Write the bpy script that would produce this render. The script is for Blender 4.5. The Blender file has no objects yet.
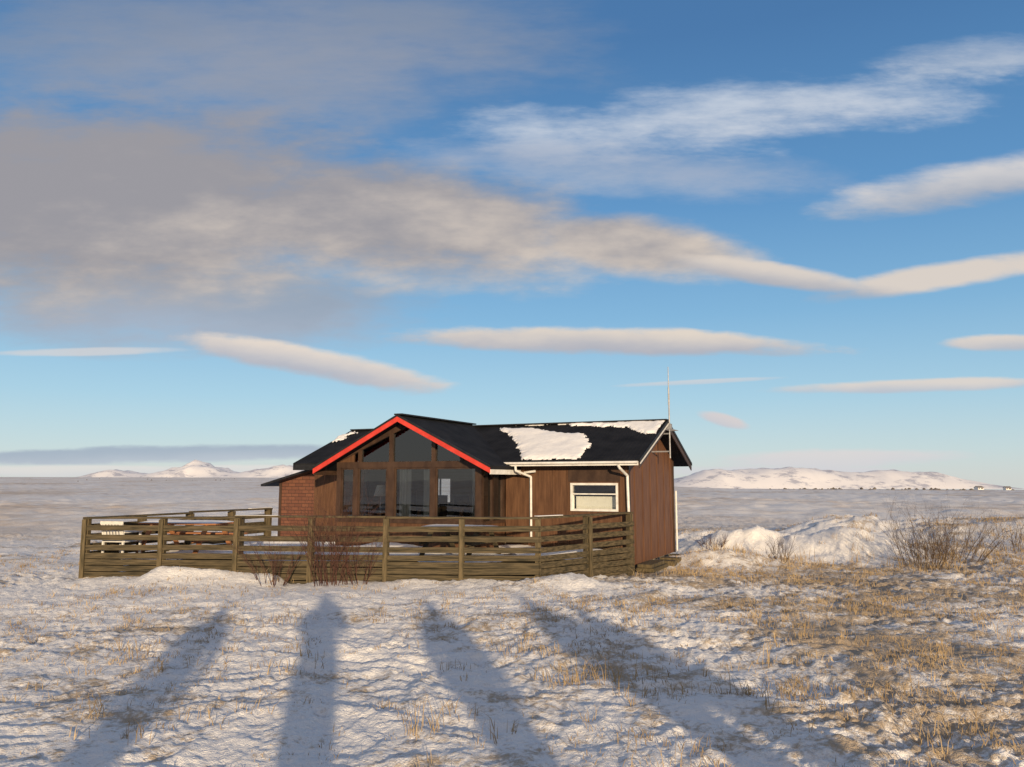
import bpy, math, random
import numpy as np
from mathutils import Vector, Matrix, Quaternion
random.seed(7)
rng=np.random.default_rng(11)
scene=bpy.context.scene
scene.view_settings.view_transform='Standard'
scene.view_settings.look='None'
scene.view_settings.exposure=0
COL=scene.collection

# ------------------------------------------------------------ materials
def new_mat(name):
    m=bpy.data.materials.new(name); m.use_nodes=True
    nt=m.node_tree; b=nt.nodes['Principled BSDF']
    return m,nt,b
def ramp_noise(nt,c1,c2,scale=5,detail=4,stretch=(1,1,1),lo=.35,hi=.65,rough=.6):
    tc=nt.nodes.new('ShaderNodeTexCoord'); mp=nt.nodes.new('ShaderNodeMapping')
    mp.inputs['Scale'].default_value=stretch
    nt.links.new(tc.outputs['Object'],mp.inputs['Vector'])
    n=nt.nodes.new('ShaderNodeTexNoise'); n.inputs['Scale'].default_value=scale
    n.inputs['Detail'].default_value=detail; n.inputs['Roughness'].default_value=rough
    nt.links.new(mp.outputs[0],n.inputs['Vector'])
    r=nt.nodes.new('ShaderNodeValToRGB')
    r.color_ramp.elements[0].position=lo; r.color_ramp.elements[1].position=hi
    r.color_ramp.elements[0].color=(*c1,1); r.color_ramp.elements[1].color=(*c2,1)
    nt.links.new(n.outputs['Fac'],r.inputs['Fac'])
    return r.outputs['Color'],n.outputs['Fac'],mp.outputs[0]
def mat(name,c1,c2,scale=5,stretch=(1,1,1),rough=.7,bump=.0,dist=.01,metal=0,spec=.3,lo=.35,hi=.65):
    m,nt,b=new_mat(name)
    col,fac,_=ramp_noise(nt,c1,c2,scale,4,stretch,lo,hi)
    nt.links.new(col,b.inputs['Base Color'])
    b.inputs['Roughness'].default_value=rough; b.inputs['Metallic'].default_value=metal
    b.inputs['Specular IOR Level'].default_value=spec
    if bump>0:
        bp=nt.nodes.new('ShaderNodeBump'); bp.inputs['Strength'].default_value=bump
        bp.inputs['Distance'].default_value=dist
        nt.links.new(fac,bp.inputs['Height']); nt.links.new(bp.outputs[0],b.inputs['Normal'])
    return m
M_brown=mat('brown_stained_siding',(.078,.036,.018),(.14,.069,.035),3,(5,5,.6),.65,.3,.004)
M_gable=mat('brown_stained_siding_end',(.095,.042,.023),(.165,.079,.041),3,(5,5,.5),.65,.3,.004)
M_frame=mat('dark_window_frame',(.038,.021,.014),(.072,.041,.026),6,(1,1,.5),.55,.1)
M_white=mat('white_paint',(.62,.60,.56),(.80,.78,.74),9,(1,1,1),.5)
M_red=mat('red_paint',(.50,.038,.026),(.66,.06,.04),5,(1,1,1),.5)
M_black=mat('black_trim',(.010,.010,.011),(.022,.022,.024),7,(1,1,1),.6)
M_snow=mat('packed_snow',(.85,.82,.79),(.94,.91,.87),6,(1,1,1),.85,.5,.02)
M_deck=mat('weathered_deck_wood',(.030,.025,.014),(.115,.087,.048),4,(.6,3,9),.8,.5,.006)
M_post=mat('weathered_post_wood',(.055,.044,.023),(.15,.112,.06),4,(6,6,.8),.8,.4,.006)
M_twig=mat('twig_bark',(.04,.02,.014),(.12,.055,.038),12,(1,1,1),.8)
M_twig2=mat('twig_bark_grey',(.06,.042,.03),(.15,.10,.065),12,(1,1,1),.8)
M_straw=mat('dry_grass_blades',(.18,.12,.06),(.50,.37,.21),1.7,(1,1,1),.8,lo=.3,hi=.7)
M_int=mat('pine_interior',(.34,.25,.15),(.45,.34,.21),3,(1,1,6),.6)
M_lin=mat('interior_panel',(.34,.29,.22),(.42,.36,.29),3,(1,1,6),.6)
M_curt=mat('curtain_cloth',(.70,.66,.58),(.82,.78,.70),30,(6,6,.3),.9)
M_metal=mat('galvanised_metal',(.22,.22,.23),(.36,.36,.38),20,(1,1,1),.5,metal=.3)
M_orange=mat('oiled_wood',(.26,.11,.05),(.40,.18,.08),6,(1,4,4),.6,.2)
M_dark=mat('dark_fabric',(.02,.025,.035),(.05,.055,.07),9,(1,1,1),.9)
M_conc=mat('concrete_footing',(.12,.11,.10),(.22,.2,.18),8,(1,1,1),.9,.4)
def roof_mat(name,axis):
    m,nt,b=new_mat(name)
    col,fac,v=ramp_noise(nt,(.009,.009,.010),(.020,.020,.022),2.2)
    nt.links.new(col,b.inputs['Base Color'])
    w=nt.nodes.new('ShaderNodeTexWave'); w.wave_type='BANDS'; w.bands_direction=axis
    w.inputs['Scale'].default_value=3.6; w.inputs['Distortion'].default_value=0
    nt.links.new(v,w.inputs['Vector'])
    bp=nt.nodes.new('ShaderNodeBump'); bp.inputs['Strength'].default_value=.35; bp.inputs['Distance'].default_value=.012
    nt.links.new(w.outputs['Fac'],bp.inputs['Height']); nt.links.new(bp.outputs[0],b.inputs['Normal'])
    b.inputs['Roughness'].default_value=.8; b.inputs['Specular IOR Level'].default_value=.12
    return m
M_roofX=roof_mat('corrugated_roof','X'); M_roofY=roof_mat('corrugated_roof_wing','Y')
def shingle_mat():
    m,nt,b=new_mat('red_shingle_cladding')
    tc=nt.nodes.new('ShaderNodeTexCoord'); mp=nt.nodes.new('ShaderNodeMapping')
    mp.inputs['Rotation'].default_value=(math.radians(90),0,0)
    nt.links.new(tc.outputs['Object'],mp.inputs['Vector'])
    br=nt.nodes.new('ShaderNodeTexBrick')
    br.inputs['Color1'].default_value=(.19,.074,.040,1); br.inputs['Color2'].default_value=(.14,.052,.030,1)
    br.inputs['Mortar'].default_value=(.06,.027,.018,1)
    br.inputs['Scale'].default_value=1; br.inputs['Brick Width'].default_value=.22
    br.inputs['Row Height'].default_value=.085; br.inputs['Mortar Size'].default_value=.007
    nt.links.new(mp.outputs[0],br.inputs['Vector']); nt.links.new(br.outputs['Color'],b.inputs['Base Color'])
    bp=nt.nodes.new('ShaderNodeBump'); bp.inputs['Strength'].default_value=.6; bp.inputs['Distance'].default_value=.01; bp.invert=True
    nt.links.new(br.outputs['Fac'],bp.inputs['Height']); nt.links.new(bp.outputs[0],b.inputs['Normal'])
    b.inputs['Roughness'].default_value=.8
    return m
M_shingle=shingle_mat()
def glass_mat():
    m=bpy.data.materials.new('window_glass'); m.use_nodes=True; nt=m.node_tree; nt.nodes.clear()
    o=nt.nodes.new('ShaderNodeOutputMaterial'); mx=nt.nodes.new('ShaderNodeMixShader')
    tr=nt.nodes.new('ShaderNodeBsdfTransparent'); tr.inputs[0].default_value=(.88,.91,.90,1)
    gl=nt.nodes.new('ShaderNodeBsdfGlossy'); gl.inputs['Roughness'].default_value=.01
    gl.inputs[0].default_value=(.9,.93,.95,1)
    fr=nt.nodes.new('ShaderNodeFresnel'); fr.inputs['IOR'].default_value=2.0
    n=nt.nodes.new('ShaderNodeTexNoise'); n.inputs['Scale'].default_value=1.2; n.inputs['Detail'].default_value=1
    bp=nt.nodes.new('ShaderNodeBump'); bp.inputs['Strength'].default_value=.1; bp.inputs['Distance'].default_value=.02
    tc=nt.nodes.new('ShaderNodeTexCoord'); nt.links.new(tc.outputs['Object'],n.inputs['Vector'])
    nt.links.new(n.outputs['Fac'],bp.inputs['Height']); nt.links.new(bp.outputs[0],gl.inputs['Normal'])
    nt.links.new(fr.outputs[0],mx.inputs[0]); nt.links.new(tr.outputs[0],mx.inputs[1]); nt.links.new(gl.outputs[0],mx.inputs[2])
    nt.links.new(mx.outputs[0],o.inputs[0]); return m
M_glass=glass_mat()

# ------------------------------------------------------------ mesh builder
class MB:
    def __init__(s): s.v=[]; s.f=[]; s.mi=[]; s.mats=[]
    def m(s,mt):
        if mt not in s.mats: s.mats.append(mt)
        return s.mats.index(mt)
    def box(s,lo,hi,mt):
        b=len(s.v)
        x0,y0,z0=lo; x1,y1,z1=hi
        s.v+=[(x0,y0,z0),(x1,y0,z0),(x1,y1,z0),(x0,y1,z0),(x0,y0,z1),(x1,y0,z1),(x1,y1,z1),(x0,y1,z1)]
        for q in [(0,3,2,1),(4,5,6,7),(0,1,5,4),(1,2,6,5),(2,3,7,6),(3,0,4,7)]:
            s.f.append(tuple(b+i for i in q)); s.mi.append(s.m(mt))
    def quad(s,pts,mt):
        b=len(s.v); s.v+=[tuple(p) for p in pts]; s.f.append(tuple(range(b,b+len(pts)))); s.mi.append(s.m(mt))
    def beam(s,p,q,w,h,mt,up=(0,0,1)):
        p=Vector(p);q=Vector(q); d=(q-p).normalized(); side=d.cross(Vector(up)).normalized(); u=side.cross(d).normalized()
        b=len(s.v)
        for c in (p,q):
            for a,e in ((-1,-1),(1,-1),(1,1),(-1,1)):
                s.v.append(tuple(c+side*(a*w/2)+u*(e*h/2)))
        for f in [(0,1,2,3),(7,6,5,4),(0,4,5,1),(1,5,6,2),(2,6,7,3),(3,7,4,0)]:
            s.f.append(tuple(b+i for i in f)); s.mi.append(s.m(mt))
    def cyl(s,p,q,r0,r1,mt,n=8,cap=True):
        p=Vector(p);q=Vector(q); d=(q-p).normalized()
        a=Vector((0,0,1)) if abs(d.z)<.9 else Vector((1,0,0))
        u=d.cross(a).normalized(); w=d.cross(u)
        b=len(s.v)
        for c,r in ((p,r0),(q,r1)):
            for i in range(n):
                t=2*math.pi*i/n; s.v.append(tuple(c+u*(r*math.cos(t))+w*(r*math.sin(t))))
        for i in range(n):
            j=(i+1)%n; s.f.append((b+i,b+j,b+n+j,b+n+i)); s.mi.append(s.m(mt))
        if cap:
            s.f.append(tuple(b+i for i in reversed(range(n)))); s.mi.append(s.m(mt))
            s.f.append(tuple(b+n+i for i in range(n))); s.mi.append(s.m(mt))
    def prism(s,poly,off,mt):
        b=len(s.v); n=len(poly); off=Vector(off)
        for p in poly: s.v.append(tuple(p))
        for p in poly: s.v.append(tuple(Vector(p)+off))
        k=s.m(mt)
        s.f.append(tuple(range(b,b+n))); s.mi.append(k)
        s.f.append(tuple(reversed(range(b+n,b+2*n)))); s.mi.append(k)
        for i in range(n):
            j=(i+1)%n; s.f.append((b+j,b+i,b+n+i,b+n+j)); s.mi.append(k)
    def obj(s,name,parent=None,bevel=0,smooth=False):
        me=bpy.data.meshes.new(name); me.from_pydata(s.v,[],s.f)
        for mt in s.mats: me.materials.append(mt)
        me.polygons.foreach_set('material_index',s.mi)
        import bmesh
        bm=bmesh.new(); bm.from_mesh(me); bmesh.ops.recalc_face_normals(bm,faces=bm.faces); bm.to_mesh(me); bm.free()
        if smooth: me.polygons.foreach_set('use_smooth',[True]*len(me.polygons))
        o=bpy.data.objects.new(name,me); COL.objects.link(o)
        if parent: o.parent=parent
        if bevel>0:
            bv=o.modifiers.new('bevel','BEVEL'); bv.width=bevel; bv.segments=1; bv.limit_method='ANGLE'
        return o
def empty(name,loc=(0,0,0),rz=0):
    e=bpy.data.objects.new(name,None); e.location=loc; e.rotation_euler=(0,0,rz); COL.objects.link(e); return e

# ------------------------------------------------------------ terrain height
TAB=[rng.random((256,256)) for _ in range(8)]
def vn(x,y,k):
    T=TAB[k%8]; c,s_=math.cos(.7*k+.4),math.sin(.7*k+.4)
    X=x*c-y*s_+13.7*k; Y=x*s_+y*c+5.1*k
    xi=np.floor(X).astype(int); yi=np.floor(Y).astype(int); fx=X-xi; fy=Y-yi
    fx=fx*fx*fx*(fx*(fx*6-15)+10); fy=fy*fy*fy*(fy*(fy*6-15)+10)
    a=T[xi%256,yi%256]; b=T[(xi+1)%256,yi%256]; c2=T[xi%256,(yi+1)%256]; d=T[(xi+1)%256,(yi+1)%256]
    return (a*(1-fx)+b*fx)*(1-fy)+(c2*(1-fx)+d*fx)*fy
def sst(x,a,b):
    t=np.clip((x-a)/(b-a),0,1); return t*t*(3-2*t)
def H(x,y):
    x=np.asarray(x,float); y=np.asarray(y,float)
    r=np.hypot(x,y); near=1-sst(r,25,90)
    wx=x+1.1*(vn(x*.7,y*.7,1)-.5)+.25*(vn(x*2.9,y*2.9,6)-.5); wy=y+1.1*(vn(x*.7,y*.7,2)-.5)+.25*(vn(x*2.9,y*2.9,7)-.5)
    h=.16*(vn(x*.17,y*.17,0)-.5)+.09*(vn(wx*.6,wy*.6,3)-.5)
    rd=1-np.abs(2*vn(wx*1.3,wy*1.7,4)-1)
    rd2=1-np.abs(2*vn(wx*3.3,wy*4.0,5)-1)
    fine=.044*(rd-.5)+.034*(rd2-.5)+.042*(vn(wx*7,wy*8.5,6)-.5)+.022*(vn(x*17,y*19,7)-.5)+.013*(vn(x*37,y*39,3)-.5)
    amp=.40+1.0*vn(x*.35,y*.35,2)
    right=sst(x,0,8)
    h=h+fine*(amp+.35*right)*(1-sst(r,30,60))
    h=h*near
    h=h+.45*sst(-y,.05,.55)*(1-sst(r,12,30))      # unseen low bank, added under the onlookers to lengthen their shadows
    rough=(.55+.55*vn(wx*.9,wy*.9,4)+.35*vn(wx*2.2,wy*2.2,5))
    h=h+.66*np.exp(-(((x-13.5)/4.0)**2+((y-21.5)/3.0)**2))*(.8+.4*vn(x*.6,y*.6,3))
    h=h+.54*np.exp(-(((x-6.0)/1.7)**2+((y-21.2)/1.2)**2))*rough
    h=h+.48*np.exp(-(((x-8.4)/1.4)**2+((y-20.2)/.9)**2))*rough
    h=h+.60*np.exp(-(((x-9.8)/2.6)**2+((y-23.8)/1.3)**2))*rough
    h=h+.42*np.exp(-(((x-5.4)/1.2)**2+((y-24.5)/1.2)**2))*rough
    h=h+.28*np.exp(-(((x-4.9)/1.3)**2+((y-18.6)/.6)**2))*rough
    h=h+.35*np.exp(-(((x-15)/5)**2+((y-28)/4)**2))
    front=14.32+(-.07)*(x-.5)
    d=front-y
    dr=np.exp(-((d-.35)/.45)**2)*sst(x,-8.6,-7.6)*(1-sst(x,.6,1.6))
    h=h+dr*(.02+.20*sst(vn(x*.9,y*.25,1),.35,.8))
    h=h+.06*np.exp(-(((x+6.6)/1.1)**2+((y-14.2)/.45)**2))
    h=h+.08*np.exp(-(((x-.6)/1.0)**2+((y-13.7)/.5)**2))
    a=np.where(y>1,x/np.maximum(y,1),0)
    sl=.004+(-.0135)*sst(a,-.05,.3)
    h=h+np.where(y>0,sl*np.maximum(r-110,0),0)
    h=h+ (1-near)*np.clip(r/400,0,1)*1.2*(vn(x*.012,y*.012,0)-.5)
    h=h+ sst(r,22,60)*(.22*(vn(x*.4,y*.4,4)-.5)+.18*(vn(x*1.1,y*1.1,5)-.5))*(1-sst(r,500,1400))
    return h
def Hs(x,y): return float(H(np.array([x]),np.array([y]))[0])

rad=list(np.arange(.6,3,.12))
r=3.0
while r<30: rad.append(r); r*=1.0058
while r<90: rad.append(r); r*=1.010
while r<9000: rad.append(r); r*=1.04
rad=np.array(rad)
fine=np.radians(np.linspace(-41,41,760)); coarse=np.radians(np.linspace(41,319,72)[1:-1])
ang=np.concatenate([fine,coarse]); nA=len(ang); nR=len(rad)
Rg,Ag=np.meshgrid(rad,ang,indexing='ij')
X=Rg*np.sin(Ag); Y=Rg*np.cos(Ag); Z=H(X,Y)
V=np.stack([X,Y,Z],-1).reshape(-1,3)
V=np.vstack([V,[[0,0,Hs(0,0)]]])
i=np.arange(nR-1)[:,None]; j=np.arange(nA)[None,:]; j2=(j+1)%nA
Q=np.stack([i*nA+j+0*i, (i+1)*nA+j, (i+1)*nA+j2, i*nA+j2],-1).reshape(-1,4)
cidx=len(V)-1
faces=Q[:,::-1]
tri=np.array([[cidx,jj,(jj+1)%nA] for jj in range(nA)])
me=bpy.data.meshes.new('ground')
nl=faces.size+tri.size
me.vertices.add(len(V)); me.vertices.foreach_set('co',V.ravel())
me.loops.add(nl); me.loops.foreach_set('vertex_index',np.concatenate([faces.ravel(),tri[:,::-1].ravel()]))
me.polygons.add(len(faces)+len(tri))
ls=np.concatenate([np.arange(len(faces))*4,faces.size+np.arange(len(tri))*3])
me.polygons.foreach_set('loop_start',ls)
me.update(calc_edges=True); me.validate()
me.polygons.foreach_set('use_smooth',[True]*len(me.polygons))
if me.polygons[0].normal.z<0: me.flip_normals()
ground=bpy.data.objects.new('ground',me); COL.objects.link(ground)
m,nt,b=new_mat('snowy_grassland')
tc=nt.nodes.new('ShaderNodeTexCoord')
def MATH(nt,op,a,b_=None,c=None,clamp=False):
    n=nt.nodes.new('ShaderNodeMath'); n.operation=op; n.use_clamp=clamp
    for k,v in enumerate((a,b_,c)):
        if v is None: continue
        if isinstance(v,(int,float)): n.inputs[k].default_value=v
        else: nt.links.new(v,n.inputs[k])
    return n.outputs[0]
def NOISE(nt,vec,scale,detail=6,rough=.6,stretch=(1,1,1),rot=0):
    mp=nt.nodes.new('ShaderNodeMapping'); mp.inputs['Scale'].default_value=stretch; mp.inputs['Rotation'].default_value=(0,0,rot)
    nt.links.new(vec,mp.inputs['Vector'])
    n=nt.nodes.new('ShaderNodeTexNoise'); n.inputs['Scale'].default_value=scale
    n.inputs['Detail'].default_value=detail; n.inputs['Roughness'].default_value=rough
    nt.links.new(mp.outputs[0],n.inputs['Vector']); return n.outputs['Fac']
def SM(nt,v,lo,hi,a=0.,b_=1.):
    n=nt.nodes.new('ShaderNodeMapRange'); n.interpolation_type='SMOOTHSTEP'
    nt.links.new(v,n.inputs['Value']); n.inputs['From Min'].default_value=lo; n.inputs['From Max'].default_value=hi
    n.inputs['To Min'].default_value=a; n.inputs['To Max'].default_value=b_; return n.outputs[0]
def MIX(nt,f,c1,c2):
    n=nt.nodes.new('ShaderNodeMix'); n.data_type='RGBA'
    for k,v in ((0,f),(6,c1),(7,c2)):
        if isinstance(v,(int,float)): n.inputs[k].default_value=v
        elif isinstance(v,tuple): n.inputs[k].default_value=(*v,1)
        else: nt.links.new(v,n.inputs[k])
    return n.outputs[2]
P=tc.outputs['Object']
sx=nt.nodes.new('ShaderNodeSeparateXYZ'); nt.links.new(P,sx.inputs[0])
gx_,gy_=sx.outputs[0],sx.outputs[1]
nA_=NOISE(nt,P,.35,2,.55); nB=NOISE(nt,P,2.2,4,.68); nC=NOISE(nt,P,15,3,.75); nF=NOISE(nt,P,.03,7,.82,(1,.5,1))
dist=MATH(nt,'SQRT',MATH(nt,'ADD',MATH(nt,'MULTIPLY',gx_,gx_),MATH(nt,'MULTIPLY',gy_,gy_)))
gr=SM(nt,gx_,-4,6,.04,.125)
def gauss(cx,cy,rx,ry,amp):
    ex=MATH(nt,'DIVIDE',MATH(nt,'SUBTRACT',gx_,cx),rx); ey=MATH(nt,'DIVIDE',MATH(nt,'SUBTRACT',gy_,cy),ry)
    e=MATH(nt,'ADD',MATH(nt,'MULTIPLY',ex,ex),MATH(nt,'MULTIPLY',ey,ey))
    return MATH(nt,'MULTIPLY',MATH(nt,'EXPONENT',MATH(nt,'MULTIPLY',e,-1.)),amp)
t=MATH(nt,'ADD',MATH(nt,'MULTIPLY',nA_,.42),MATH(nt,'MULTIPLY',nB,.42))
t=MATH(nt,'ADD',t,MATH(nt,'MULTIPLY',nC,.34))
t=MATH(nt,'ADD',t,gr)
t=MATH(nt,'ADD',t,gauss(7.2,21.4,3.9,2.6,-.24)); t=MATH(nt,'ADD',t,gauss(7.,16.5,4.,1.6,.03)); t=MATH(nt,'ADD',t,gauss(-4.,13.6,5.,.9,-.08))
gm=SM(nt,t,.635,.76,0,.86)
ff=SM(nt,nF,.44,.64,.06,.66)
farm=SM(nt,dist,22,42)
mask=MATH(nt,'ADD',MATH(nt,'MULTIPLY',gm,MATH(nt,'SUBTRACT',1.,farm)),MATH(nt,'MULTIPLY',ff,farm))
gcol=MIX(nt,nC,(.17,.11,.06),(.60,.45,.28))
gcol=MIX(nt,farm,gcol,(.56,.39,.24))
scol=MIX(nt,nB,(.87,.83,.79),(.95,.915,.87))
nt.links.new(MIX(nt,mask,scol,gcol),b.inputs['Base Color'])
b.inputs['Roughness'].default_value=.9; b.inputs['Specular IOR Level'].default_value=.1
bp=nt.nodes.new('ShaderNodeBump'); bp.inputs['Strength'].default_value=1.; bp.inputs['Distance'].default_value=.035
nt.links.new(NOISE(nt,P,15,4,.78),bp.inputs['Height']); nt.links.new(bp.outputs[0],b.inputs['Normal'])
me.materials.append(m)

# ------------------------------------------------------------ dry grass (one object)
def grass(name,tufts):
    vs=[];fs=[];k=0
    TX=np.array([t[0] for t in tufts]);TY=np.array([t[1] for t in tufts]); TZ=H(TX,TY)
    for (x,y,n,hh,sp),z0 in zip(tufts,TZ):
        z=float(z0)-.01
        for _ in range(n):
            a=random.uniform(0,6.283); rr=sp*math.sqrt(random.random())
            bx=x+rr*math.cos(a); by=y+rr*math.sin(a)
            h=hh*random.uniform(.35,1.15); w=random.uniform(.0014,.003)*(1+y/22)
            la=random.uniform(0,6.283); l=h*random.uniform(.1,.9)
            ta=random.uniform(-.8,.8); cx,cy=math.cos(ta)*w,math.sin(ta)*w
            mx=bx+math.cos(la)*l*.3; my=by+math.sin(la)*l*.3
            vs+=[(bx-cx,by-cy,z),(bx+cx,by+cy,z),(mx+cx*.8,my+cy*.8,z+h*.6),(mx-cx*.8,my-cy*.8,z+h*.6),(bx+math.cos(la)*l,by+math.sin(la)*l,z+h)]
            fs+=[(k,k+1,k+2,k+3),(k+3,k+2,k+4)]; k+=5
    me=bpy.data.meshes.new(name); me.from_pydata(vs,[],fs); me.materials.append(M_straw)
    o=bpy.data.objects.new(name,me); COL.objects.link(o); return o
def in_deck(x,y): return (-9<x<3.2 and y>14.2-.07*(x-.5))
tufts=[]
N=90000
xs=rng.uniform(-12,19,N); ys=3.4+rng.random(N)**.85*22
nz=.35*vn(xs*.5,ys*.5,5)+.35*vn(xs*1.7,ys*1.7,6)+.3*vn(xs*4.5,ys*4.5,2)
for x,y,n in zip(xs,ys,nz):
    if in_deck(x,y) or abs(x)>.75*y+1: continue
    if ((x-7.2)/3.2)**2+((y-21.6)/2.4)**2<1.2: continue
    g=.20+.45*float(sst(np.array(x/y),-.15,.5))
    p=g*max(0,(n-.40)*3.4)
    if random.random()<p:
        tufts.append((x,y,random.randint(3,9),random.choice([.03,.04,.05,.06,.08,.12]),random.uniform(.04,.16)))
for (x,y) in [(.75,7.6),(.9,7.8),(.55,7.3),(1.05,7.2),(.6,7.9),(2.6,8.3),(3.6,7.2),(4.3,8.5),(-3.1,10.4),(5.9,9.6),(-1.3,10.9),(1.9,11.2),(2.9,6.3),(4.9,6.7),(1.2,5.5),(3.2,9.6),(5.2,12.1),(4.4,13.9),(-1.9,8.2),(-4.4,9.1),(-2.9,6.6),(.2,9.3),(-.5,6.1),(2.1,7.1),(6.2,11.2)]:
    for k in range(4):
        tufts.append((x+random.gauss(0,.25),y+random.gauss(0,.25),8,random.uniform(.10,.28),.16))
for (cx,cy,sx_,sy_,n) in [(5.0,19.2,.3,.25,12),(6.3,18.3,.35,.4,16),(12.4,18.6,2.4,.9,170),(2.9,15.7,.7,.3,10),(9.6,17.6,1.3,.5,34),(8.3,20.0,.5,.3,8)]:
    for k in range(n):
        tufts.append((random.gauss(cx,sx_),random.gauss(cy,sy_),10,random.uniform(.10,.32),.18))
grass('dry_grass',tufts)

# ------------------------------------------------------------ cabin
C0=(2.36,16.4,0); RZ=math.radians(-25.2)
cabin=empty('wooden_cabin',C0,RZ)
XC=-4.62; XL=-8.0; HWB=1.84
def zm(y): return 3.20-.404*abs(1.9-y)
def zc(x): return 3.25-.497*abs(x-XC)
T=.07
w=MB()
wx0,wx1,wz0,wz1=-1.24,-.20,1.22,1.80
top=zm(0)-T-.01
w.box((-2.76,0,.12),(wx0,.12,top),M_brown)
w.box((wx1,0,.12),(-.0,.12,top),M_brown)
w.box((wx0,0,.12),(wx1,.12,wz0),M_brown)
w.box((wx0,0,wz1),(wx1,.12,top),M_brown)
w.box((XL,0,.12),(-6.48,.12,top),M_brown)
bz0,bz1=1.25,1.9
holes=[(-6.95,-6.2)]
cx_=XL
for a,b_ in holes:
    w.box((cx_,3.68,.12),(a,3.8,top),M_brown); w.box((a,3.68,.12),(b_,3.8,bz0),M_brown); w.box((a,3.68,bz1),(b_,3.8,top),M_brown); cx_=b_
w.box((cx_,3.68,.12),(0,3.8,top),M_brown)
def pent(x,th,mt):
    pts=[(x,.121,.12),(x,3.679,.12),(x,3.679,zm(3.68)-T-.01),(x,1.9,zm(1.9)-T-.01),(x,.121,zm(.12)-T-.01)]
    w.prism(pts,(th,0,0),mt)
pent(-.0,-.12,M_gable); pent(XL,.12,M_brown)
for x in [-2.2,-1.62,]:
    w.box((x-.02,-.018,.12),(x+.02,-.001,top-.02),M_brown)
for x in (wx0-.06,wx1+.06):
    w.box((x-.02,-.018,.12),(x+.02,-.001,top-.02),M_brown)
for k in range(1,7):
    y=k*.6-.1
    w.box((.001,y-.018,.14),(.016,y+.018,zm(y)-T-.05),M_gable)
w.box((.001,.0,.12),(.035,.09,zm(.05)-T-.05),M_frame)
w.box((.001,3.72,.12),(.03,3.8,zm(3.76)-T-.05),M_frame)
w.obj('walls',cabin)
f=MB()
f.box((XL+.1,.08,-.4),(-.08,3.7,.115),M_conc)
f.box((-6.3,-1.0,-.4),(-2.95,.07,.115),M_conc)
f.obj('foundation',cabin)
g=MB()
fr=.045
g.box((wx0,-.03,wz0),(wx1,.10,wz0+fr),M_white); g.box((wx0,-.03,wz1-fr),(wx1,.10,wz1),M_white)
g.box((wx0,-.027,wz0+fr),(wx0+fr,.10,wz1-fr),M_white); g.box((wx1-fr,-.027,wz0+fr),(wx1,.10,wz1-fr),M_white)
g.box((wx0+fr,-.02,1.56),(wx1-fr,.09,1.585),M_white)
g.quad([(wx0+fr,.04,wz0+fr),(wx1-fr,.04,wz0+fr),(wx1-fr,.04,1.56),(wx0+fr,.04,1.56)],M_glass)
g.quad([(wx0+fr,.04,1.585),(wx1-fr,.04,1.585),(wx1-fr,.04,wz1-fr),(wx0+fr,.04,wz1-fr)],M_glass)
g.box((wx0+.06,.16,wz0),(wx1-.06,.17,1.52),M_curt)
g.box((wx0-.05,-.02,wz1+.03),(wx1+.05,-.002,top-.14),M_frame)
g.obj('kitchen_window',cabin)
ro=MB()
def slab(poly,zf,mt,t=T):
    ro.prism([(x,y,zf(x,y)) for x,y in poly],(0,0,-t),mt)
fm=lambda x,y:3.20-.404*abs(1.9-y)
fc=lambda x,y:zc(x)
xr=.38; xl=XL-.3; ye=-.42
kx=(zc(XC)-zm(ye))/.497
slab([(xr,ye),(xr,1.9),(XC+.1,1.9),(XC+kx,ye)],fm,M_roofX)
slab([(XC-kx,ye),(XC-.1,1.9),(xl,1.9),(xl,ye)],fm,M_roofX)
slab([(xr,1.9),(xr,4.2),(xl,4.2),(xl,1.9)],fm,M_roofX)
yf=-1.47; hw=2.22
slab([(XC,yf),(XC+hw,yf),(XC+hw,-.005),(XC+kx+.01,-.005),(XC+kx+.01,ye+.01),(XC+.11,1.9),(XC,1.9)],fc,M_roofY)
slab([(XC,yf),(XC,1.9),(XC-.11,1.9),(XC-kx-.01,ye+.01),(XC-kx-.01,-.005),(XC-hw,-.005),(XC-hw,yf)],fc,M_roofY)
ro.beam((xr,1.9,3.215),(xl,1.9,3.215),.2,.03,M_black)
ro.beam((XC,yf,3.265),(XC,1.95,3.265),.2,.03,M_black)
ro.obj('roof',cabin)
t_=MB()
for sgn in (1,-1):
    ex=XC+sgn*hw
    t_.prism([(XC,yf-.03,zc(XC)-.035),(ex,yf-.03,zc(ex)-.035),(ex,yf-.03,zc(ex)-.145),(XC,yf-.03,zc(XC)-.145)],(0,.027,0),M_red)
    t_.prism([(XC,yf-.04,zc(XC)+.012),(ex,yf-.04,zc(ex)+.012),(ex,yf-.04,zc(ex)-.034),(XC,yf-.04,zc(XC)-.034)],(0,.037,0),M_black)
    t_.box((ex-.012,yf,zc(ex)-.17),(ex+.012,-.02,zc(ex)-.072),M_white if sgn>0 else M_frame)
t_.box((XC+kx+.05,ye-.022,zm(ye)-.11),(xr-.02,ye-.002,zm(ye)-.03),M_white)
t_.cyl((XC+kx+.06,ye-.06,zm(ye)-.05),(xr-.02,ye-.06,zm(ye)-.05),.026,.026,M_white,8)
t_.box((xl,ye-.022,zm(ye)-.16),(XC-kx-.05,ye-.002,zm(ye)-.03),M_black)
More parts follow.
